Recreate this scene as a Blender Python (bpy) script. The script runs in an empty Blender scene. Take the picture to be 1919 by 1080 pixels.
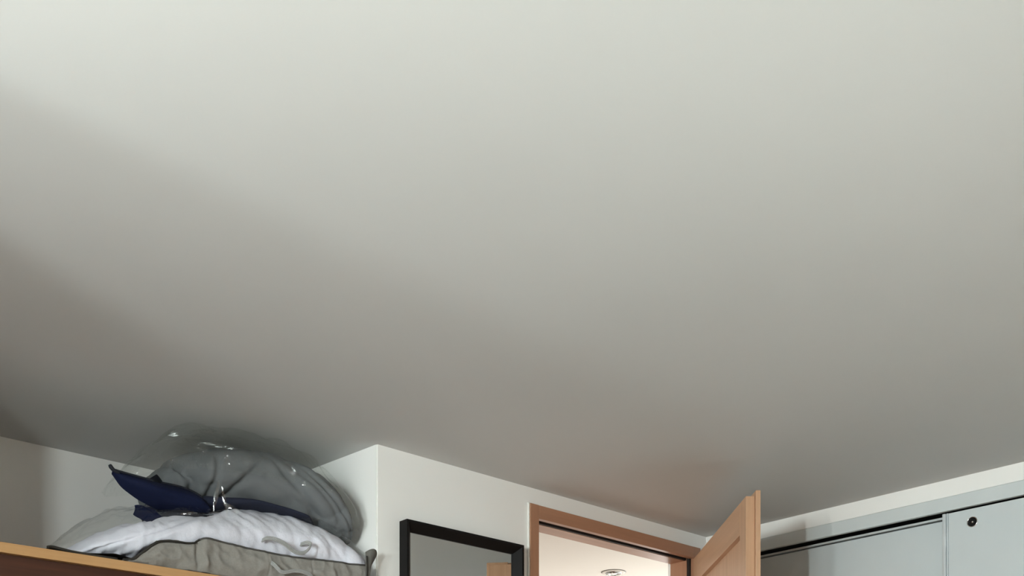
import bpy, bmesh, math, random
from mathutils import Vector, Matrix, noise

# ------------------------------------------------------------------ camera, world, light, exposure
scene = bpy.context.scene
C = bpy.context.scene.collection
EYE = 1.2; CEIL = 2.25
W, HH, FPX, HORIZON = 1919.0, 1080.0, 1798.0, 1475.0
cam = bpy.data.cameras.new('camera'); cam_o = bpy.data.objects.new('camera', cam); C.objects.link(cam_o)
cam.sensor_fit = 'HORIZONTAL'; cam.sensor_width = 36.0
cam.lens = 36.0 * FPX / W
cam.shift_y = (HORIZON - HH / 2) / W          # level camera, upper part of a taller picture
cam.clip_start = 0.02
cam_o.location = (0, 0, EYE)
cam_o.rotation_euler = (math.pi / 2, 0, math.radians(48.3 - 90))
scene.camera = cam_o

world = bpy.data.worlds.new('world'); scene.world = world; world.use_nodes = True
world.node_tree.nodes['Background'].inputs[0].default_value = (0.75, 0.85, 1.0, 1)
world.node_tree.nodes['Background'].inputs[1].default_value = 0.3

def area(name, loc, rot, sx, sy, power, col):
    l = bpy.data.lights.new(name, 'AREA'); l.shape = 'RECTANGLE'; l.size = sx; l.size_y = sy
    l.energy = power; l.color = col
    o = bpy.data.objects.new(name, l); C.objects.link(o); o.location = loc; o.rotation_euler = rot
    return o
WX = -1.25                                    # window wall plane
WZ0, WZ1 = 1.50, 1.94                         # sill and head of the window
PANES = [(.37, .44, 48), (.52, .70, 18), (.98, 1.10, 25), (1.44, 1.53, 17)]   # unseen window, split into slots to shape the light: y range, power
WY0, WY1 = PANES[0][0] - .04, PANES[-1][1] + .002
for y0, y1, p in PANES:
    area('window_daylight', (WX - .02, (y0 + y1) / 2, (WZ0 + WZ1) / 2), (0, -math.pi / 2, 0), WZ1 - WZ0 - .04, y1 - y0 - .004, p, (0.89, 1.0, 0.985))
sun = bpy.data.lights.new('sun', 'SUN'); sun.energy = 84; sun.angle = math.radians(.6); sun.color = (1.0, .99, .93)
sun_o = bpy.data.objects.new('sun', sun); C.objects.link(sun_o)          # added beam through the window, bounced off the added sideboard to the ceiling
sun_o.rotation_euler = Vector((1.7, -.06, -.47)).to_track_quat('-Z', 'Y').to_euler()
area('hall_fill', (4.75, 3.35, 1.25), (0, math.pi / 2, 0), 1.9, 1.2, 31, (0.98, 0.98, 0.94))  # added fill that brightens the hallway; no window is built there

vs = scene.view_settings
scene.display_settings.display_device = 'sRGB'
vs.view_transform = 'Standard'; vs.look = 'None'; vs.exposure = 0.0; vs.gamma = 1.0; vs.use_curve_mapping = False

# ------------------------------------------------------------------ materials
def mat(name):
    m = bpy.data.materials.new(name); m.use_nodes = True
    nt = m.node_tree; b = nt.nodes['Principled BSDF']
    return m, nt, b
def coords(nt, scale=(1, 1, 1), rot=(0, 0, 0)):
    tc = nt.nodes.new('ShaderNodeTexCoord'); mp = nt.nodes.new('ShaderNodeMapping')
    mp.inputs['Scale'].default_value = scale; mp.inputs['Rotation'].default_value = rot
    nt.links.new(tc.outputs['Object'], mp.inputs['Vector']); return mp.outputs['Vector']
def noise_n(nt, vec, scale, detail=3, rough=.5):
    n = nt.nodes.new('ShaderNodeTexNoise'); n.inputs['Scale'].default_value = scale
    n.inputs['Detail'].default_value = detail; n.inputs['Roughness'].default_value = rough
    nt.links.new(vec, n.inputs['Vector']); return n.outputs['Fac']
def ramp(nt, fac, stops):
    r = nt.nodes.new('ShaderNodeValToRGB'); e = r.color_ramp.elements
    while len(e) < len(stops): e.new(0.5)
    for i, (p, c) in enumerate(stops): e[i].position = p; e[i].color = (*c, 1)
    nt.links.new(fac, r.inputs['Fac']); return r.outputs['Color']
def bump(nt, b, h, strength, dist):
    n = nt.nodes.new('ShaderNodeBump'); n.inputs['Strength'].default_value = strength; n.inputs['Distance'].default_value = dist
    nt.links.new(h, n.inputs['Height']); nt.links.new(n.outputs['Normal'], b.inputs['Normal'])
def mul(c, k): return tuple(min(1, v * k) for v in c)
def paint(name, col, rough=.85, var=.03, bscale=260, bstr=.12, bdist=.002):
    m, nt, b = mat(name); v = coords(nt)
    f = noise_n(nt, v, 1.6, 2)
    nt.links.new(ramp(nt, f, [(.3, mul(col, 1 - var)), (.7, mul(col, 1 + var))]), b.inputs['Base Color'])
    b.inputs['Roughness'].default_value = rough
    bump(nt, b, noise_n(nt, v, bscale, 2), bstr, bdist)
    return m
def wood(name, dark, light, axis='z', rough=.42, scale=1.0):
    m, nt, b = mat(name)
    s = {'x': (1.2, 26, 26), 'y': (26, 1.2, 26), 'z': (26, 26, 1.2)}[axis]
    v = coords(nt, tuple(k * scale for k in s))
    f = noise_n(nt, v, 1.6, 6, .6)
    nt.links.new(ramp(nt, f, [(.25, dark), (.75, light)]), b.inputs['Base Color'])
    b.inputs['Roughness'].default_value = rough
    bump(nt, b, f, .06, .001)
    return m
def plain(name, col, rough=.5, metal=0, bscale=0, bstr=.2, bdist=.001, var=.06):
    m, nt, b = mat(name)
    b.inputs['Roughness'].default_value = rough; b.inputs['Metallic'].default_value = metal
    v = coords(nt)
    f = noise_n(nt, v, max(bscale * .25, 14), 2)
    nt.links.new(ramp(nt, f, [(.3, mul(col, 1 - var)), (.7, mul(col, 1 + var))]), b.inputs['Base Color'])
    if bscale: bump(nt, b, noise_n(nt, v, bscale, 3), bstr, bdist)
    return m
def film(name, tint, rough, gloss=.9, bst=.9, base=.03):
    m, nt, b = mat(name); nt.nodes.remove(b); out = nt.nodes['Material Output']
    t = nt.nodes.new('ShaderNodeBsdfTransparent'); t.inputs['Color'].default_value = (*tint, 1)
    g = nt.nodes.new('ShaderNodeBsdfGlossy'); g.inputs['Roughness'].default_value = rough
    g.inputs['Color'].default_value = (gloss, gloss, gloss, 1)
    fr = nt.nodes.new('ShaderNodeLayerWeight'); fr.inputs['Blend'].default_value = .5
    v = coords(nt); bp = nt.nodes.new('ShaderNodeBump'); bp.inputs['Strength'].default_value = bst; bp.inputs['Distance'].default_value = .018
    nt.links.new(noise_n(nt, v, 24, 3), bp.inputs['Height'])
    nt.links.new(bp.outputs['Normal'], g.inputs['Normal'])
    pw = nt.nodes.new('ShaderNodeMath'); pw.operation = 'POWER'; pw.inputs[1].default_value = 4.0
    ma = nt.nodes.new('ShaderNodeMath'); ma.operation = 'MULTIPLY_ADD'; ma.inputs[1].default_value = .35; ma.inputs[2].default_value = base
    nt.links.new(fr.outputs['Facing'], pw.inputs[0]); nt.links.new(pw.outputs[0], ma.inputs[0])
    mx = nt.nodes.new('ShaderNodeMixShader')
    nt.links.new(ma.outputs[0], mx.inputs[0]); nt.links.new(t.outputs[0], mx.inputs[1]); nt.links.new(g.outputs[0], mx.inputs[2])
    nt.links.new(mx.outputs[0], out.inputs['Surface'])
    return m

M = {}
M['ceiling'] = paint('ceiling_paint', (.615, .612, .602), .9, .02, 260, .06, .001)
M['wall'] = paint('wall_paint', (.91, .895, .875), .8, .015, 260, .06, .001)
M['sheet'] = paint('bounce_white_paint', (.75, .81, .81), .6, .01, 90, .05, .001)
M['beige'] = paint('beige_wall_paint', (.52, .40, .31), .85, .02)
M['hall'] = paint('hall_paint', (.87, .845, .80), .85, .015)
M['floor'] = wood('floor_laminate', (.16, .07, .035), (.27, .13, .07), 'x', .4, .5)
M['frame'] = wood('door_frame_wood_upright', (.37, .182, .106), (.455, .232, .138), 'z')
M['frame_h'] = wood('door_frame_wood_level', (.37, .182, .106), (.455, .232, .138), 'x')
M['leaf_v'] = wood('door_leaf_wood_upright', (.52, .30, .175), (.65, .40, .25), 'z')
M['leaf_h'] = wood('door_leaf_wood_level', (.52, .30, .175), (.65, .40, .25), 'x')
M['cab_edge'] = wood('cabinet_edge_wood', (.46, .25, .10), (.60, .35, .16), 'x', .5)
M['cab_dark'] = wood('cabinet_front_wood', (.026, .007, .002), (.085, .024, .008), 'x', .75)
M['seal'] = plain('black_rubber', (.010, .006, .005), .7)
M['black'] = plain('black_lacquer', (.007, .006, .006), .5)
M['black'].node_tree.nodes['Principled BSDF'].inputs['Specular IOR Level'].default_value = .15
M['alu'] = plain('grey_aluminium', (.62, .66, .68), .38, .25)
M['track'] = plain('grey_track_paint', (.63, .67, .68), .5, var=.01)
M['slide'] = plain('pale_grey_laminate', (.60, .645, .665), .5, var=.01)
M['chrome'] = plain('dark_chrome', (.30, .31, .31), .18, 1.0)
M['bright_chrome'] = plain('bright_chrome', (.8, .8, .8), .12, 1.0)
M['dark'] = plain('dark_recess', (.02, .022, .022), .5)
M['fabric_grey'] = plain('grey_nonwoven_fabric', (.27, .255, .235), .9, 0, 900, .4, .0008)
M['piping_grey'] = plain('dark_grey_piping', (.075, .07, .066), .8, 0, 900)
M['piping_brown'] = plain('dark_brown_piping', (.022, .018, .014), .75, 0, 900)
M['webbing'] = plain('grey_webbing', (.34, .34, .335), .85, 0, 1200, .5, .0006)
M['white_cloth'] = plain('white_quilted_cotton', (.76, .76, .85), .85, 0, 55, .35, .006, .02)
M['grey_cloth'] = plain('grey_duvet_cotton', (.14, .148, .155), .85, 0, 60, .3, .005)
M['navy'] = plain('navy_nonwoven_fabric', (.005, .012, .06), .85, 0, 700, .3, .0008)
M['navy_tray'] = plain('deep_navy_fabric', (.008, .011, .030), .85, 0, 700, .3, .0008)
M['navy_dark'] = plain('dark_navy_piping', (.004, .006, .014), .6, 0, 700)
M['film'] = film('clear_plastic_film', (.982, .99, .982), .07)
M['film_thin'] = film('thin_plastic_film', (.98, .985, .98), .14)
M['film_bright'] = film('glint_plastic_film', (.97, .98, .97), .17, .95, .10, .10)
M['film_soft'] = film('soft_glint_film', (.97, .98, .97), .26, .95, .10, .045)
M['glass'] = film('window_glass', (.97, .98, .97), .0)
m, nt, b = mat('mirror_silver'); b.inputs['Metallic'].default_value = 1; b.inputs['Roughness'].default_value = .0
b.inputs['Base Color'].default_value = (.80, .82, .81, 1); M['mirror'] = m
m, nt, b = mat('lamp_glow'); b.inputs['Emission Color'].default_value = (1, .93, .82, 1); b.inputs['Emission Strength'].default_value = .35; M['glow'] = m

# ------------------------------------------------------------------ helpers
def obj(name, bm, material, parent=None, smooth=False):
    me = bpy.data.meshes.new(name); bmesh.ops.recalc_face_normals(bm, faces=bm.faces); bm.to_mesh(me); bm.free()
    if smooth:
        for p in me.polygons: p.use_smooth = True
    me.materials.append(M[material])
    o = bpy.data.objects.new(name, me); C.objects.link(o); o.parent = parent
    return o
def tag(o, label, cat, kind=None, group=None):
    o['label'] = label; o['category'] = cat
    if kind: o['kind'] = kind
    if group: o['group'] = group
    return o
def empty(name, loc=(0, 0, 0), rz=0):
    o = bpy.data.objects.new(name, None); o.empty_display_size = .05; C.objects.link(o)
    o.location = loc; o.rotation_euler = (0, 0, rz); return o
def box(bm, x0, x1, y0, y1, z0, z1, bev=0):
    r = bmesh.ops.create_cube(bm, size=1)
    for v in r['verts']:
        v.co = Vector(((x0 + x1) / 2 + v.co.x * (x1 - x0), (y0 + y1) / 2 + v.co.y * (y1 - y0), (z0 + z1) / 2 + v.co.z * (z1 - z0)))
    if bev:
        es = list({e for v in r['verts'] for e in v.link_edges})
        bmesh.ops.bevel(bm, geom=es, offset=bev, segments=2, affect='EDGES', profile=.5)
    return bm
def bx(*a, bev=0): return box(bmesh.new(), *a, bev=bev)
def prism(bm, pts, z0, z1):
    lo = [bm.verts.new((x, y, z0)) for x, y in pts]; hi = [bm.verts.new((x, y, z1)) for x, y in pts]
    bm.faces.new(lo); bm.faces.new(hi); n = len(pts)
    for i in range(n): bm.faces.new((lo[i], lo[(i + 1) % n], hi[(i + 1) % n], hi[i]))
    return bm
def lerp(a, b, t): return a + (b - a) * t
def interp(tab, x):
    """smooth interpolation in a table of rows (x, v1, v2, ...)"""
    if x <= tab[0][0]: return tab[0][1:]
    if x >= tab[-1][0]: return tab[-1][1:]
    for i in range(len(tab) - 1):
        a, b_ = tab[i], tab[i + 1]
        if a[0] <= x <= b_[0]:
            t = (x - a[0]) / (b_[0] - a[0])
            p0 = tab[max(i - 1, 0)]; p3 = tab[min(i + 2, len(tab) - 1)]; out = []
            for k in range(1, len(a)):
                q0, q1, q2, q3 = p0[k], a[k], b_[k], p3[k]
                out.append(q1 + .5 * t * (q2 - q0 + t * (2 * q0 - 5 * q1 + 4 * q2 - q3 + t * (3 * (q1 - q2) + q3 - q0))))
            return out
def spline(pts, n):
    """Catmull-Rom polyline through 3-D points"""
    tab = [(i, *p) for i, p in enumerate(pts)]
    return [Vector(interp(tab, i * (len(pts) - 1) / (n - 1))) for i in range(n)]
def tube(bm, path, r, seg=8, flat=1.0, up=None):
    rings = []; n = len(path)
    rad = r if callable(r) else (lambda t: r)
    for i, p in enumerate(path):
        d = (path[min(i + 1, n - 1)] - path[max(i - 1, 0)]).normalized()
        u = Vector(up) if up else (Vector((0, 0, 1)) if abs(d.z) < .9 else Vector((0, 1, 0)))
        s = d.cross(u).normalized(); w = s.cross(d).normalized(); rr = rad(i / (n - 1))
        rings.append([bm.verts.new(p + s * math.cos(a) * rr * flat + w * math.sin(a) * rr) for a in [2 * math.pi * k / seg for k in range(seg)]])
    for a, c in zip(rings, rings[1:]):
        for k in range(seg): bm.faces.new((a[k], a[(k + 1) % seg], c[(k + 1) % seg], c[k]))
    bm.faces.new(rings[0]); bm.faces.new(rings[-1]); return bm
def lathe(bm, prof, mat4, seg=32):
    rings = [[bm.verts.new(mat4 @ Vector((r * math.cos(2 * math.pi * k / seg), r * math.sin(2 * math.pi * k / seg), h))) for k in range(seg)] for r, h in prof]
    for a, c in zip(rings, rings[1:]):
        for k in range(seg): bm.faces.new((a[k], a[(k + 1) % seg], c[(k + 1) % seg], c[k]))
    if prof[0][0] < 1e-4 or prof[-1][0] < 1e-4: bmesh.ops.remove_doubles(bm, verts=bm.verts, dist=1e-5)
    return bm
def grid_sheet(bm, fn, nu, nv):
    vs_ = [[bm.verts.new(fn(i / (nu - 1), j / (nv - 1))) for j in range(nv)] for i in range(nu)]
    for i in range(nu - 1):
        for j in range(nv - 1): bm.faces.new((vs_[i][j], vs_[i + 1][j], vs_[i + 1][j + 1], vs_[i][j + 1]))
    return bm
def nz(x, y, z, s, seed=0): return noise.noise(Vector((x * s + seed * 7.3, y * s - seed * 3.1, z * s + seed * 1.7)))

# ------------------------------------------------------------------ the setting
YA, XB, YC = 2.47, 3.295, 3.166       # door wall, closet wall, alcove back wall
XC0, YB = WX, -1.7                  # window wall, wall behind the photographer
DX0, DX1, DH = 2.300, 3.215, 2.168    # rough door opening
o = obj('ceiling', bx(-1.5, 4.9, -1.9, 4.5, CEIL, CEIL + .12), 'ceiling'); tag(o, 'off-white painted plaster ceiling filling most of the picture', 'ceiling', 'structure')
o = obj('floor', bx(-1.5, 4.9, -1.9, 4.5, -.12, 0), 'floor'); tag(o, 'brown laminate floor of the room', 'floor', 'structure')
bm = bmesh.new()
prism(bm, [(1.6467, YA), (DX0, YA), (DX0, 2.61), (1.80, 2.61), (1.74, 3.30), (1.5695, 3.30)], 0, CEIL)
box(bm, DX0, DX1, YA, 2.61, DH, CEIL)
prism(bm, [(DX1, YA), (XB, YA), (XB, 2.61), (DX1, 2.61)], 0, CEIL)
es = [e for e in bm.edges if all(abs(v.co.x - 1.6467) < 1e-4 and abs(v.co.y - YA) < 1e-4 for v in e.verts)]
bmesh.ops.bevel(bm, geom=es, offset=.003, segments=2, affect='EDGES')
o = obj('wall_front', bm, 'wall'); tag(o, 'white plaster wall with the mirror and the doorway', 'wall', 'structure')
o = obj('wall_alcove', bx(XC0, 1.60, YC, YC + .12, 0, CEIL), 'wall'); tag(o, 'white back wall of the alcove behind the stored bedding', 'wall', 'structure')
bm = bmesh.new()   # closet wall: strip above the closet, pier beside the camera end
box(bm, XB, XB + .12, -1.7, YA, 2.192, CEIL); box(bm, XB, XB + .12, -1.7, .55, 0, 2.192); box(bm, XB, XB + .12, 2.43, YA, 0, 2.192)
o = obj('wall_right', bm, 'wall'); tag(o, 'white wall strip above the sliding closet doors', 'wall', 'structure')
o = obj('wall_back', bx(XC0 - .15, 4.0, YB - .12, YB, 0, CEIL), 'beige'); tag(o, 'plain beige wall behind the photographer', 'wall', 'structure')
bm = bmesh.new()
box(bm, WX - .15, WX, YB, WY0, 0, CEIL); box(bm, WX - .15, WX, WY1, YC + .12, 0, CEIL)
box(bm, WX - .15, WX, WY0, WY1, 0, WZ0); box(bm, WX - .15, WX, WY0, WY1, WZ1, CEIL)
o = obj('wall_left', bm, 'wall'); tag(o, 'white wall with the daylight window beside the photographer', 'wall', 'structure')
# window: frame, mullions and panes spaced to shape the light
w = empty('window_1', (WX - .1, (WY0 + WY1) / 2, WZ0)); tag(w, 'white framed window that lets the daylight in', 'window', 'structure')
ym = (WY0 + WY1) / 2
bm = bmesh.new()
for z0, z1 in ((WZ0, WZ0 + .03), (WZ1 - .02, WZ1)): box(bm, -.03, .03, WY0 - ym, WY1 - ym, z0 - WZ0, z1 - WZ0)
obj('window_frame', bm, 'wall', w)
edges_y = [WY0] + [v for p in PANES for v in p[:2]] + [WY1]
for k in range(0, len(edges_y), 2):
    obj('mullion', bx(-.03, .03, edges_y[k] - ym, edges_y[k + 1] - ym, .03, WZ1 - WZ0 - .02), 'wall', w)
for y0, y1, p in PANES:
    obj('pane', bx(-.003, .003, y0 - ym, y1 - ym, .03, WZ1 - WZ0 - .02), 'glass', w)
# hall beyond the door
bm = bmesh.new()
box(bm, 1.78, 1.90, 2.61, 4.3, 0, CEIL); box(bm, 1.78, 4.9, 4.3, 4.42, 0, CEIL); box(bm, 4.8, 4.9, 2.61, 4.3, 0, CEIL); box(bm, XB, 4.9, 2.49, 2.61, 0, CEIL)
o = obj('wall_hall', bm, 'hall'); tag(o, 'cream walls of the hallway beyond the door', 'wall', 'structure')
o = obj('ceiling_hall', bx(1.90, 4.8, 2.61, 4.3, CEIL - .004, CEIL - .0005), 'hall'); tag(o, 'bright cream hallway ceiling seen through the open doorway', 'ceiling', 'structure')

# door: frame, seal, leaf
d = empty('door_1', (DX0, YA, 0)); tag(d, 'light brown wooden door standing half open in its frame', 'door', 'structure')
def dpart(name, bm, m, par=None):
    bmesh.ops.translate(bm, verts=bm.verts, vec=(-DX0, -YA, 0)); return obj(name, bm, m, par or d)
F0, F1 = 2.458, 2.600        # front and hall face of the frame
IX0, IX1, HZ = 2.318, 3.197, 2.144
dpart('jamb', bx(2.278, IX0, F0, YA + .03, 0, 2.192, bev=.0015), 'frame')
dpart('jamb', bx(IX1, 3.241, F0, YA + .03, 0, 2.192, bev=.0015), 'frame')
dpart('head', bx(IX0, IX1, F0, F0 + .022, HZ, 2.1915, bev=.0015), 'frame_h')
dpart('lining', bx(DX0, IX0 + .012, 2.50, 2.572, 0, 2.1375), 'frame')
dpart('lining', bx(IX1 - .012, DX1, 2.487, 2.572, 0, 2.1375), 'frame')
dpart('head_lining', bx(DX0, DX1, 2.500, 2.572, 2.1375, DH), 'frame_h')
dpart('sealant_bead', bx(2.2715, 2.278, YA - .008, YA - .0005, 0, 2.195, bev=.002), 'hall')
dpart('seal', bx(IX0, IX1, F0 + .022, 2.500, 2.150, 2.165), 'seal')
dpart('seal', bx(IX0 + .012, IX1 - .012, 2.491, 2.500, 2.139, 2.152), 'seal')
dpart('seal', bx(IX1 - .010, IX1 + .001, 2.474, 2.487, 0, 2.15), 'seal')
AL = math.radians(48.8)
leaf = bpy.data.objects.new('leaf', None); C.objects.link(leaf); leaf.parent = d
# local frame of the leaf: +x from hinge to lock edge, +y from hall face to room face
hp = Vector((2.628, 1.813, 0)) + Vector((math.cos(AL), math.sin(AL), 0)) * .86
leaf.location = hp - Vector((DX0, YA, 0)); leaf.rotation_euler = (0, 0, math.pi + AL)
LW, LT = .86, .045; ST, RT = .08, .105; Z0, Z1 = .008, 2.140
bpy.data.objects.remove(leaf)
leaf = obj('leaf', bx(ST - .01, LW - ST + .01, .018, LT - .018, .1, Z1 - RT + .01), 'leaf_v', d)   # recessed panel
leaf.location = hp - Vector((DX0, YA, 0)); leaf.rotation_euler = (0, 0, math.pi + AL)
obj('stile', bx(0, ST, 0, LT, Z0, Z1, bev=.0012), 'leaf_v', leaf)
obj('stile', bx(LW - ST, LW, 0, LT - .016, Z0, Z1, bev=.0012), 'leaf_v', leaf)
obj('top_rail', bx(ST, LW - ST, 0, LT, Z1 - RT, Z1, bev=.0012), 'leaf_h', leaf)
obj('bottom_rail', bx(ST, LW - ST, 0, LT, Z0, Z0 + .16, bev=.0012), 'leaf_h', leaf)
obj('lip', bx(LW - ST, LW + .011, LT - .0155, LT, Z0, Z1 + .016, bev=.0012), 'leaf_v', leaf)
obj('lip', bx(0, LW - ST, LT - .0005, LT + .0015, Z1 - .03, Z1 + .016), 'leaf_h', leaf)

# ------------------------------------------------------------------ built-in closet in the right wall
cl = empty('sliding_closet', (XB + .3, 1.45, 0)); tag(cl, 'built-in closet with two pale grey sliding doors under a grey top track', 'closet')
def cpart(name, bm, m, par=None, smooth=False):
    bmesh.ops.translate(bm, verts=bm.verts, vec=(-XB - .3, -1.45, 0)); return obj(name, bm, m, par or cl, smooth)
cpart('fascia', bx(XB - .004, XB + .012, .552, 2.428, 2.143, 2.1905, bev=.001), 'track')
cpart('track_cover', bx(XB + .012, XB + .10, .552, 2.428, 2.150, 2.190), 'dark')
bm = bmesh.new(); box(bm, XB + .60, XB + .615, .552, 2.428, 0, 2.19); box(bm, XB + .10, XB + .6, .552, .57, 0, 2.19); box(bm, XB + .10, XB + .6, 2.41, 2.428, 0, 2.19)
cpart('carcass', bm, 'slide')
rd = cpart('sliding_door', bx(XB + .006, XB + .024, .56, 1.457, .03, 2.1355), 'slide')
st = empty('tmp'); bpy.data.objects.remove(st)
def prof_stile(y0, y1, x):
    bm = bmesh.new(); wd = y1 - y0
    box(bm, x + .006, x + .030, y0, y1, .025, 2.1365)
    box(bm, x - .001, x + .008, y0 + wd * .42, y1, .025, 2.1365, bev=.0025)
    box(bm, x + .001, x + .008, y0 + wd * .12, y0 + wd * .32, .025, 2.1365, bev=.0015)
    return bm
cpart('edge_profile', prof_stile(1.4567, 1.4786, XB + .002), 'alu', rd)
# round finger pull
K = Matrix.Translation((XB + .006, 1.3783, 2.0903)) @ Matrix.Rotation(-math.pi / 2, 4, 'Y')
bm = lathe(bmesh.new(), [(.0175, -.001), (.0178, .002), (.0170, .0034), (.0160, .0036), (.0150, .0026), (.0146, .0005), (.014, -.003)], K)
pull = cpart('finger_pull', bm, 'bright_chrome', rd, True)
bm = lathe(bmesh.new(), [(.0150, .0015), (.0135, .0004), (.007, .0002), (.004, .0012), (0, .0016)], K)
cpart('pull_dish', bm, 'black', rd, True)
cpart('pull_stud', lathe(bmesh.new(), [(.0045, .0008), (.0042, .0022), (.002, .0030), (0, .0032)], K, 20), 'chrome', rd, True)
ld = cpart('sliding_door', bx(XB + .046, XB + .062, 1.40, 2.425, .03, 2.1235), 'slide')
cpart('door_rail', bx(XB + .040, XB + .064, 1.40, 2.425, 2.1285, 2.136), 'alu', ld)

# ------------------------------------------------------------------ mirror
mx0, mx1, mz0, mz1 = 1.729, 2.219, .62, 2.028; my0 = 2.428
mi = empty('wall_mirror', ((mx0 + mx1) / 2, YA, mz0)); tag(mi, 'tall wall mirror in a deep black frame left of the doorway', 'mirror')
def frame_bar(a, b_, inward):
    """bar of the frame from outer corner a to b_; inward = unit vector to the glass; mitred ends"""
    a = Vector(a); b_ = Vector(b_); dr = (b_ - a).normalized(); inn = Vector(inward)
    prof = [(0, YA - .002), (0, my0), (.008, my0), (.031, YA - .016), (.031, YA - .002)]
    bm = bmesh.new(); r0 = []; r1 = []
    for w_, y in prof:
        p = a + inn * w_ + dr * w_; q = b_ + inn * w_ - dr * w_
        r0.append(bm.verts.new((p.x, y, p.z))); r1.append(bm.verts.new((q.x, y, q.z)))
    n = len(prof)
    for k in range(n): bm.faces.new((r0[k], r0[(k + 1) % n], r1[(k + 1) % n], r1[k]))
    bm.faces.new(r0); bm.faces.new(r1)
    bmesh.ops.translate(bm, verts=bm.verts, vec=(-(mx0 + mx1) / 2, -YA, -mz0)); return bm
for a, b_, i in [((mx0, 0, mz1), (mx1, 0, mz1), (0, 0, -1)), ((mx0, 0, mz0), (mx1, 0, mz0), (0, 0, 1)),
                 ((mx0, 0, mz0), (mx0, 0, mz1), (1, 0, 0)), ((mx1, 0, mz0), (mx1, 0, mz1), (-1, 0, 0))]:
    obj('frame_bar', frame_bar(a, b_, i), 'black', mi)
bm = bx(mx0 + .028, mx1 - .028, YA - .013, YA - .004, mz0 + .028, mz1 - .028); bmesh.ops.translate(bm, verts=bm.verts, vec=(-(mx0 + mx1) / 2, -YA, -mz0))
obj('mirror_glass', bm, 'mirror', mi)

# ------------------------------------------------------------------ hall downlight
dl = empty('recessed_downlight', (3.478, 3.160, CEIL - .004)); tag(dl, 'round chrome recessed downlight in the hallway ceiling', 'downlight')
I4 = Matrix.Identity(4)
obj('shadow_gap', lathe(bmesh.new(), [(.0555, -.0002), (.0605, -.0004), (.0605, -.0012), (.0555, -.0014)], I4, 40), 'dark', dl, True)
obj('trim_ring', lathe(bmesh.new(), [(.040, -.002), (.057, -.0012), (.0575, -.003), (.054, -.0055), (.046, -.0065), (.040, -.005)], I4, 40), 'hall', dl, True)
obj('reflector', lathe(bmesh.new(), [(.041, -.004), (.038, -.010), (.029, -.012), (.024, -.010), (.020, -.005)], I4, 40), 'chrome', dl, True)
obj('bulb', lathe(bmesh.new(), [(.0205, -.005), (.017, -.010), (.010, -.013), (0, -.014)], I4, 32), 'glow', dl, True)
for a in (.5, 2.1, 3.7, 5.3):
    c, s = math.cos(a), math.sin(a)
    obj('clip', bx(c * .034 - .003, c * .034 + .003, s * .034 - .003, s * .034 + .003, -.015, -.006, bev=.0008), 'bright_chrome', dl)

# ------------------------------------------------------------------ tall wardrobe beside the window (casts the shade on the left)
wr = empty('tall_wardrobe', (-.8, 1.95, 0)); tag(wr, 'full-height wooden wardrobe left of the picture between window and alcove', 'wardrobe')
def wpart(name, bm, m):
    bmesh.ops.translate(bm, verts=bm.verts, vec=(.8, -1.95, 0)); return obj(name, bm, m, wr)
wpart('body', bx(WX + .002, -.401, 1.535, 2.40, 0, CEIL - .003), 'cab_edge')
for y0 in (1.535, 1.97):
    wpart('door', bx(-.400, -.376, y0, y0 + .43, .06, CEIL - .02, bev=.001), 'leaf_v')

# ------------------------------------------------------------------ alcove cabinet carrying the bedding
CT = 1.766; CF = 2.44
cb = empty('alcove_cabinet', (.4, 2.8, 0)); tag(cb, 'wooden alcove cabinet with pale board edge and dark brown front', 'cabinet')
def bpart(name, bm, m):
    bmesh.ops.translate(bm, verts=bm.verts, vec=(-.4, -2.8, 0)); return obj(name, bm, m, cb)
bm = prism(bmesh.new(), [(WX + .003, CF), (1.640, CF), (1.640, YA + .0), (1.578, YC - .003), (WX + .003, YC - .003)], CT - .0235, CT)
bpart('top_board', bm, 'cab_edge')
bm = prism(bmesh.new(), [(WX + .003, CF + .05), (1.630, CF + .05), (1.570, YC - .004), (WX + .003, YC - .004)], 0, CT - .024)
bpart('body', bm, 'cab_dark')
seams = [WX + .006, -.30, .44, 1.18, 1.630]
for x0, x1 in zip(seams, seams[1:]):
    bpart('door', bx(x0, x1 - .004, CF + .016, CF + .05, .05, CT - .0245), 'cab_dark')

# ------------------------------------------------------------------ unseen white sideboard, added to bounce the sun up onto the ceiling
SBX0, SBX1, SBY0, SBY1, SBZ = -.10, 1.80, .16, .74, 1.10
sb = empty('bounce_sideboard', ((SBX0 + SBX1) / 2, (SBY0 + SBY1) / 2, 0)); tag(sb, 'long chest-high white sideboard, added unseen to bounce sun onto the ceiling', 'sideboard')
def spart(name, bm, m):
    bmesh.ops.translate(bm, verts=bm.verts, vec=(-(SBX0 + SBX1) / 2, -(SBY0 + SBY1) / 2, 0)); return obj(name, bm, m, sb)
spart('top', bx(SBX0, SBX1, SBY0, SBY1, SBZ - .03, SBZ, bev=.003), 'sheet')
spart('body', bx(SBX0 + .01, SBX1 - .01, SBY0 + .02, SBY1 - .01, .08, SBZ - .03), 'sheet')
for k in range(4):
    x0 = SBX0 + .012 + k * (SBX1 - SBX0 - .024) / 4
    spart('door', bx(x0, x0 + (SBX1 - SBX0 - .024) / 4 - .004, SBY1 - .01, SBY1 + .008, .10, SBZ - .035, bev=.002), 'sheet')
spart('plinth', bx(SBX0 + .03, SBX1 - .03, SBY0 + .05, SBY1 - .05, 0, .08), 'dark')

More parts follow.
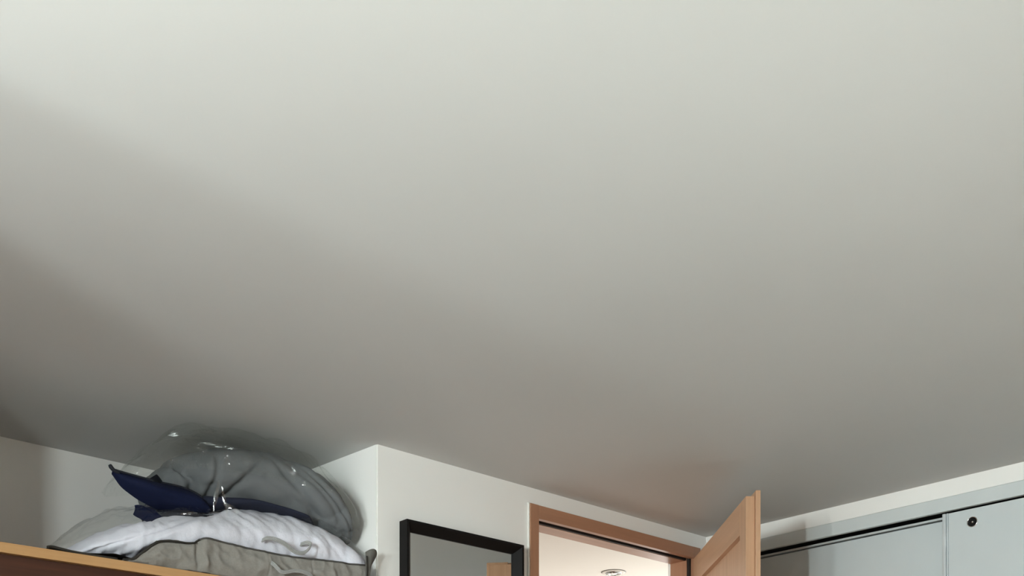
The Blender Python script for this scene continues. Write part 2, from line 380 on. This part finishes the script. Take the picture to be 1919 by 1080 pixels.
# ------------------------------------------------------------------ bedding
S = CT + .001
def loft(tab, nx, na, ex=2.2, seed=1, n1=.012, n2=.005, a0=0, a1=2 * math.pi, inflate=0, crease=0, close=True, wall=True, extra=None):
    """rows of tab: x, y centre, half depth, z bottom, z top -> soft body whose cross sections are superellipses"""
    bm = bmesh.new(); rings = []
    x0, x1 = tab[0][0], tab[-1][0]; full = abs(a1 - a0 - 2 * math.pi) < 1e-6
    for i in range(nx):
        t = i / (nx - 1); t = .5 - .5 * math.cos(math.pi * t) if close else t
        x = lerp(x0, x1, t); yc, ry, zb, zt = interp(tab, x); ring = []
        zc = (zb + zt) / 2; rz = max((zt - zb) / 2, .001)
        k_ = na if full else na - 1
        for k in range(na):
            a = a0 + (a1 - a0) * k / k_
            c, s = math.cos(a), math.sin(a)
            y = yc - math.copysign(abs(c) ** (2 / ex), c) * ry
            z = zc + math.copysign(abs(s) ** (2 / ex), s) * rz
            nrm = Vector((0, -c / max(ry, .02), s / rz)).normalized()
            h = n1 * nz(x, y, z, 6, seed) + n2 * nz(x, y, z, 17, seed + 2) + inflate
            if crease: h += crease * (abs(nz(x * .9, y, z * 1.1, 11, seed + 5)) ** .6 - .4)
            if extra: h += extra(x, y, z)
            fade = min(1, rz / .05)
            p = Vector((x, y, z)) + nrm * h * fade
            p.z = min(max(p.z, S + .001), CEIL - .002)
            if wall: p.x = min(p.x, 1.6467 - .0958 * max(p.y - YA, 0) - .004); p.y = min(p.y, YC - .004)
            ring.append(bm.verts.new(p))
        rings.append(ring)
    for a, c in zip(rings, rings[1:]):
        for k in range(na if full else na - 1):
            bm.faces.new((a[k], a[(k + 1) % na], c[(k + 1) % na], c[k]))
    if full and close: bm.faces.new(rings[0]); bm.faces.new(rings[-1])
    return bm

# white duvet in the lower bag
white_tab = [(.775, 2.66, .10, 1.775, 1.800), (.82, 2.68, .17, 1.775, 1.838), (.90, 2.70, .22, 1.775, 1.890), (.98, 2.72, .25, 1.775, 1.930),
             (1.08, 2.73, .27, 1.775, 1.965), (1.20, 2.74, .28, 1.775, 2.003), (1.33, 2.74, .285, 1.775, 2.026), (1.44, 2.73, .28, 1.775, 2.022),
             (1.53, 2.70, .25, 1.775, 1.990), (1.59, 2.66, .21, 1.775, 1.94), (1.62, 2.64, .15, 1.775, 1.87)]
def white_fold(x, y, z):
    """long slack folds across the front, plus the stitched quilting"""
    h = 0
    for x0, sl, wd, am in ((1.02, 2.2, .016, .010), (1.075, 2.0, .010, -.010), (1.11, 1.8, .014, .009), (1.185, -.9, .010, -.006), (1.24, -1.2, .012, .007), (1.30, -1.0, .009, -.006),
                           (1.43, -.8, .010, .006), (1.47, -.9, .008, -.005), (.88, .3, .007, .006), (.91, .2, .006, .006), (.95, .2, .007, .007), (.985, .3, .006, -.005)):
        h += .5 * am * math.exp(-((x - x0 - sl * (z - 1.92)) / wd) ** 2)
    h -= .0025 * (math.exp(-((((x + .6 * y) * 9) % 1 - .5) / .09) ** 2) + math.exp(-((((x - .6 * y) * 9) % 1 - .5) / .09) ** 2))
    return h
o = obj('white_duvet', loft(white_tab, 220, 120, 2.1, 3, .007, .005, crease=.006, extra=white_fold), 'white_cloth', None, True)
tag(o, 'white quilted duvet packed in the lower grey storage bag', 'duvet')

# lower bag: grey fabric tray, piping, handles, clear top
gb = empty('grey_storage_bag', (1.2, 2.44, S)); tag(gb, 'grey fabric storage bag with clear top lying on the alcove cabinet', 'storage bag')
def gpart(name, bm, m, par=None, smooth=True):
    bmesh.ops.translate(bm, verts=bm.verts, vec=(-1.2, -2.44, -S)); return obj(name, bm, m, par or gb, smooth)
edge = [(.872, 1.7685), (.90, 1.776), (.923, 1.796), (.945, 1.817), (.968, 1.831), (1.00, 1.836), (1.02, 1.8375), (1.056, 1.841), (1.075, 1.8547), (1.10, 1.8576),
        (1.18, 1.853), (1.268, 1.8507), (1.36, 1.851), (1.45, 1.857), (1.54, 1.860), (1.60, 1.866), (1.622, 1.875)]
def front_y(x, v):
    yb = 2.446 - .012 * math.sin(math.pi * min(1, max(0, v)) * .9)
    yb += .010 * nz(x, v * .12, 0, 13, 4) + .007 * (abs(nz(x + .05 * v, v * .1, 1, 24, 6)) ** .7 - .4) + .003 * nz(x, v * .1, 1, 60, 2)
    yb += .014 * math.exp(-((x - 1.066) / .008) ** 2) * (.4 + .6 * v) - .006 * math.exp(-((x - 1.085) / .012) ** 2)   # fold at the corner
    for xs in (1.268, 1.405): yb += .0025 * math.exp(-((x - xs) / .0022) ** 2)                                       # pocket seams
    if x < 1.06: yb += .012 * (1.06 - x) / .2
    return yb
def ftop(x): return interp(edge, x)[0]
def front(u, v):
    x = lerp(.872, 1.592, u); zt = ftop(x); z = lerp(S + .0005, zt, v)
    return Vector((x, front_y(x, v), z))
bm = grid_sheet(bmesh.new(), front, 260, 22)
bm.normal_update(); bmesh.ops.solidify(bm, geom=bm.faces[:], thickness=.0012)
gpart('front_panel', bm, 'fabric_grey')
pth = [Vector((x, front_y(x, 1) - .001, ftop(x) + .001)) for x in [lerp(1.06, 1.590, i / 90) for i in range(91)]]
gpart('piping', tube(bmesh.new(), pth, .0024, 7), 'piping_grey')
pth = [Vector((x, front_y(x, 1) - .002, ftop(x) + .001)) for x in [lerp(.874, 1.072, i / 50) for i in range(51)]]
gpart('piping', tube(bmesh.new(), pth, lambda t: .0042 - .0014 * t, 7), 'piping_brown')
# fold of fabric standing behind the sagging edge
def fold(u, v):
    x = lerp(.93, 1.075, u); z0 = ftop(x); h = .016 * math.sin(math.pi * u) ** .7
    return Vector((x + .006 * v, front_y(x, 1) + .010 + .012 * v, z0 - .01 + (h + .01) * v))
bm = grid_sheet(bmesh.new(), fold, 40, 8); bmesh.ops.solidify(bm, geom=bm.faces[:], thickness=.0012)
gpart('fabric_fold', bm, 'fabric_grey')
# base of the tray, with the left corner curling up
def base(u, v):
    x = lerp(.700, 1.60, u); y = lerp(2.452, 3.0, v)
    z = S + .001 + .009 * math.exp(-((x - .715) / .03) ** 2) * math.exp(-(v / .10) ** 2) + .030 * max(0, 1 - abs(x - .86) / .12) * math.exp(-(v / .25) ** 2) * (.5 + .5 * min(1, v / .1))
    x = min(x, 1.6467 - .0958 * max(y - YA, 0) - .006)
    return Vector((x, y + .02 * math.exp(-((x - .715) / .03) ** 2), z))
bm = grid_sheet(bmesh.new(), base, 80, 24); bmesh.ops.solidify(bm, geom=bm.faces[:], thickness=.001)
gpart('base', bm, 'piping_grey')
pth = spline([(.694, 2.440, S + .0035), (.706, 2.446, S + .0075), (.725, 2.447, S + .006), (.755, 2.448, S + .0035), (.80, 2.449, S + .003), (.86, 2.450, S + .003)], 40)
gpart('piping', tube(bmesh.new(), pth, .0036, 7), 'piping_brown')
# right-hand corner ear
def ear(u, v):
    """flap from the front seam (u=0) out to the free corner (u=1), flaring towards the top"""
    zt = 1.892 + .022 * math.sin(math.pi * min(1, .15 + u * .75)); z = lerp(S + .003, zt, v)
    xr = interp([(1.76, 1.596), (1.80, 1.597), (1.836, 1.603), (1.87, 1.613), (1.895, 1.627), (1.912, 1.636)], z)[0]
    x = lerp(1.581, xr, u)
    y = 2.434 - .014 * math.sin(math.pi * u) + .014 * u + .003 * nz(x, 0, z, 40, 3)
    return Vector((x, y, z))
bm = grid_sheet(bmesh.new(), ear, 16, 30); bmesh.ops.solidify(bm, geom=bm.faces[:], thickness=.003)
gpart('corner_ear', bm, 'fabric_grey')
pth = spline([(1.583, 2.433, S + .004), (1.582, 2.427, 1.81), (1.581, 2.424, 1.85), (1.580, 2.424, 1.888)], 24)
gpart('piping', tube(bmesh.new(), pth, .0024, 7), 'piping_brown')
# carrying handles: ribbed webbing
def handle(pts):
    path = spline(pts, 60); bm = bmesh.new()
    for k in (-1, 0, 1):
        tube(bm, [p + Vector((k * .0012, -.0006 * (k == 0), k * .0037)) for p in path], .0022, 7)
    return bm
HP = 2.418
gpart('handle', handle([(1.255, 2.452, 1.884), (1.262, 2.436, 1.889), (1.285, 2.424, 1.886), (1.308, HP, 1.876), (1.328, HP, 1.864), (1.345, HP, 1.859), (1.366, HP, 1.862),
                        (1.382, HP, 1.876), (1.391, 2.424, 1.892), (1.384, 2.436, 1.897), (1.374, 2.452, 1.893)]), 'webbing')
gpart('handle', handle([(1.272, 2.432, 1.822), (1.278, 2.424, 1.815), (1.287, HP, 1.803), (1.298, HP, 1.797), (1.315, HP, 1.800), (1.335, HP, 1.806), (1.36, HP, 1.808),
                        (1.385, HP, 1.802), (1.400, 2.424, 1.79), (1.405, 2.434, 1.78)]), 'webbing')
# clear top: upper half shell, higher than the duvet on the left where it is slack
film_tab = [(.735, 2.66, .16, 1.775, 1.800), (.80, 2.68, .20, 1.775, 1.862), (.90, 2.70, .235, 1.775, 1.935), (.98, 2.72, .262, 1.775, 1.965),
            (1.08, 2.73, .280, 1.775, 1.982), (1.20, 2.74, .290, 1.775, 2.010), (1.33, 2.74, .294, 1.775, 2.034), (1.44, 2.73, .290, 1.775, 2.031),
            (1.53, 2.70, .262, 1.775, 2.002), (1.59, 2.66, .215, 1.775, 1.955), (1.625, 2.60, .165, 1.775, 1.90)]
gpart('clear_top', loft(film_tab, 200, 80, 2.1, 3, .007, .005, a0=.1, a1=math.pi - .1, inflate=.007, crease=.014, close=False, extra=white_fold), 'film_thin')

# grey duvet in the upper bag
grey_tab = [(1.045, 2.77, .04, 2.055, 2.075), (1.065, 2.77, .10, 2.02, 2.105), (1.10, 2.77, .16, 2.005, 2.140), (1.14, 2.765, .20, 1.998, 2.165), (1.175, 2.76, .222, 1.995, 2.182),
            (1.28, 2.755, .242, 1.985, 2.207), (1.38, 2.74, .245, 1.975, 2.197), (1.46, 2.70, .235, 1.965, 2.167), (1.52, 2.67, .205, 1.955, 2.12),
            (1.555, 2.64, .165, 1.945, 2.06), (1.585, 2.61, .10, 1.94, 2.01), (1.60, 2.59, .05, 1.945, 1.975)]
def grey_fold(x, y, z):
    """gathers where the cover is pinched above the navy end, and slanting folds on the right"""
    h = 0
    for x0, sl, wd, am, zz in ((1.128, -.35, .012, -.030, 2.02), (1.165, .10, .010, -.012, 2.03), (1.215, .75, .014, -.012, 2.03), (1.40, -.9, .012, -.012, 2.06), (1.47, -1.0, .010, -.010, 2.05), (1.525, -1.0, .010, -.012, 2.02)):
        h += am * math.exp(-((x - x0 - sl * (z - zz)) / wd) ** 2) * math.exp(-max(0, z - 2.11) / .03)
    return h
o = obj('grey_duvet', loft(grey_tab, 150, 110, 2.2, 9, .010, .006, crease=.012, extra=grey_fold), 'grey_cloth', None, True)
tag(o, 'dark grey duvet bulging inside the upper clear-topped bag', 'duvet')

# upper bag: navy fabric end, base, piping, clear cover
nb = empty('navy_storage_bag', (1.25, 2.6, 1.99)); tag(nb, 'navy storage bag with clear plastic cover squeezed under the ceiling', 'storage bag')
def npart(name, bm, m, smooth=True, par=None):
    bmesh.ops.translate(bm, verts=bm.verts, vec=(-1.25, -2.6, -1.99)); return obj(name, bm, m, par or nb, smooth)
# left end panel: hangs from the piped upper edge, swells and rolls under
top_e = [(0, .883, 2.55, 2.023), (.15, .925, 2.548, 2.019), (.4, .998, 2.545, 2.014), (.65, 1.065, 2.545, 2.013), (.85, 1.115, 2.545, 2.000), (1, 1.140, 2.545, 1.975)]
low_e = [(0, .884, 2.56, 2.015), (.15, .915, 2.56, 1.981), (.4, .985, 2.56, 1.950), (.65, 1.060, 2.56, 1.941), (.85, 1.110, 2.56, 1.942), (1, 1.140, 2.56, 1.953)]
def navy(u, v):
    a = Vector(interp(top_e, u)); c = Vector(interp(low_e, u)); p = a.lerp(c, v)
    p.y -= .045 * math.sin(math.pi * v) * min(1, u * 3) * (1 - .5 * max(0, u - .8) / .2) + .006 * nz(p.x, 0, p.z, 12, 8) + .003 * nz(p.x, 0, p.z, 30, 3)
    return p
bm = grid_sheet(bmesh.new(), navy, 80, 26); bmesh.ops.solidify(bm, geom=bm.faces[:], thickness=.0015)
npart('end_panel', bm, 'navy')
# body of the navy tray running back under the duvet
navy_tab = [(1.03, 2.68, .08, 1.955, 2.000), (1.08, 2.71, .15, 1.955, 2.012), (1.14, 2.73, .20, 1.962, 2.020), (1.25, 2.74, .238, 1.985, 2.026),
            (1.34, 2.73, .238, 1.988, 2.016), (1.42, 2.70, .215, 1.980, 2.000), (1.47, 2.69, .15, 1.97, 1.99), (1.50, 2.66, .06, 1.965, 1.975)]
npart('tray', loft(navy_tab, 90, 60, 2.4, 12, .004, .002), 'navy_tray')
npart('piping', tube(bmesh.new(), [Vector(interp(top_e, i / 50)) + Vector((0, -.002, .001)) for i in range(51)], lambda t: .0032, 7), 'navy_dark')
npart('corner_tip', tube(bmesh.new(), spline([(.876, 2.550, 2.034), (.879, 2.548, 2.028), (.886, 2.548, 2.022), (.900, 2.548, 2.017)], 16), lambda t: .0045 + .001 * math.sin(4 * t), 8), 'navy_dark')
# tab curling out below
def tabfn(u, v):
    w_ = .020 * math.sin(math.pi * min(1, .12 + u * .9)) ** .5 + .002
    c = Vector(interp([(0, .938, 2.552, 1.930), (.3, .955, 2.548, 1.927), (.6, .985, 2.550, 1.922), (1, 1.04, 2.556, 1.931)], u))
    return c + Vector((.004 * (v - .5), -.008 * math.sin(math.pi * v), (v - .5) * 2 * w_ * .85))
bm = grid_sheet(bmesh.new(), tabfn, 30, 10); bmesh.ops.solidify(bm, geom=bm.faces[:], thickness=.003)
npart('side_tab', bm, 'navy')
# lower roll between tab and panel
npart('bottom_roll', tube(bmesh.new(), spline([(.99, 2.560, 1.930), (1.03, 2.550, 1.934), (1.08, 2.545, 1.938), (1.13, 2.545, 1.944), (1.18, 2.55, 1.952)], 30), lambda t: .014 * math.sin(math.pi * (.15 + .75 * t)) + .002, 12), 'navy_dark')
# loose corner of cover standing up on the piping
def peak(u, v):
    x = lerp(.973, 1.020, u); h = .024 * max(0, 1 - abs(u - .42) / .5) ** .8
    return Vector((x + .004 * v, 2.545 - .010 * math.sin(math.pi * u) + .01 * v, 2.013 - .003 * u + h * v))
bm = grid_sheet(bmesh.new(), peak, 16, 8); bmesh.ops.solidify(bm, geom=bm.faces[:], thickness=.001)
npart('cover_peak', bm, 'navy_dark')
cover_tab = [(.925, 2.66, .10, 2.005, 2.035), (.97, 2.70, .16, 2.00, 2.085), (1.03, 2.73, .21, 1.995, 2.150), (1.10, 2.75, .24, 1.985, 2.215), (1.20, 2.76, .255, 1.985, 2.246),
             (1.32, 2.75, .255, 1.99, 2.246), (1.43, 2.72, .245, 1.985, 2.222), (1.50, 2.69, .22, 1.97, 2.165), (1.56, 2.66, .185, 1.955, 2.110), (1.60, 2.62, .12, 1.95, 2.045), (1.618, 2.59, .06, 1.952, 2.00)]
npart('clear_cover', loft(cover_tab, 170, 110, 2.2, 9, .010, .006, a0=-.25, a1=math.pi, inflate=.006, crease=.022, close=False, extra=grey_fold), 'film')
# right-hand end: eyelet and crumpled clear corner
K = Matrix.Translation((1.535, 2.508, 1.985)) @ Matrix.Rotation(math.radians(25), 4, 'Z') @ Matrix.Rotation(math.pi / 2, 4, 'X')
npart('eyelet', lathe(bmesh.new(), [(.0085, -.004), (.0095, .001), (.008, .004), (.005, .0045), (.004, .001), (0, .0005)], K, 24), 'navy_dark')

# added film facets turned to catch glints, at the gathers and against the ceiling
def crumple(c, n, w_, h_, nu, nv, amp, seed, roll=0):
    """small sheet of flat facets around c facing n, each point pushed in or out"""
    rnd = random.Random(seed); c = Vector(c); n = Vector(n).normalized(); ax = Vector((-n.y, n.x, 0)).normalized()
    ax = Matrix.Rotation(roll, 3, n) @ ax; up = n.cross(ax)
    bm = bmesh.new()
    P = [[bm.verts.new(c + ax * (w_ * (i / (nu - 1) - .5) + rnd.uniform(-.2, .2) * w_ / nu) + up * (h_ * (j / (nv - 1) - .5) * (1 - .6 * abs(2 * i / (nu - 1) - 1))) + n * rnd.uniform(-amp, amp)) for j in range(nv)] for i in range(nu)]
    for i in range(nu - 1):
        for j in range(nv - 1):
            bm.faces.new((P[i][j], P[i + 1][j], P[i + 1][j + 1])); bm.faces.new((P[i][j], P[i + 1][j + 1], P[i][j + 1]))
    return bm
FN = (-.593, -.784, -.184)
npart('film_glint', crumple((1.137, 2.488, 1.992), FN, .080, .012, 7, 3, .0009, 4, 1.35), 'film_bright', False)
npart('film_glint', crumple((1.160, 2.486, 1.985), FN, .075, .010, 7, 3, .0008, 5, 1.75), 'film_bright', False)
npart('film_glint', crumple((1.178, 2.486, 1.968), FN, .046, .014, 6, 3, .0010, 11, 2.5), 'film_bright', False)
npart('film_glint', crumple((1.066, 2.500, 1.934), FN, .044, .009, 6, 3, .0008, 7, 0.05), 'film_bright', False)
for k, (px_, py_, L_, h_) in enumerate([(1.140, 2.785, .055, .016), (1.250, 2.79, .050, .011), (1.300, 2.785, .060, .012), (1.330, 2.78, .05, .010), (1.385, 2.775, .035, .013), (1.430, 2.76, .03, .014)]):
    npart('crease_glint', crumple((px_, py_, 2.2425), (-.57, -.80, -.26), L_, h_ * .8, 6, 3, .0008, 20 + k, math.pi - .08), 'film_soft', False)
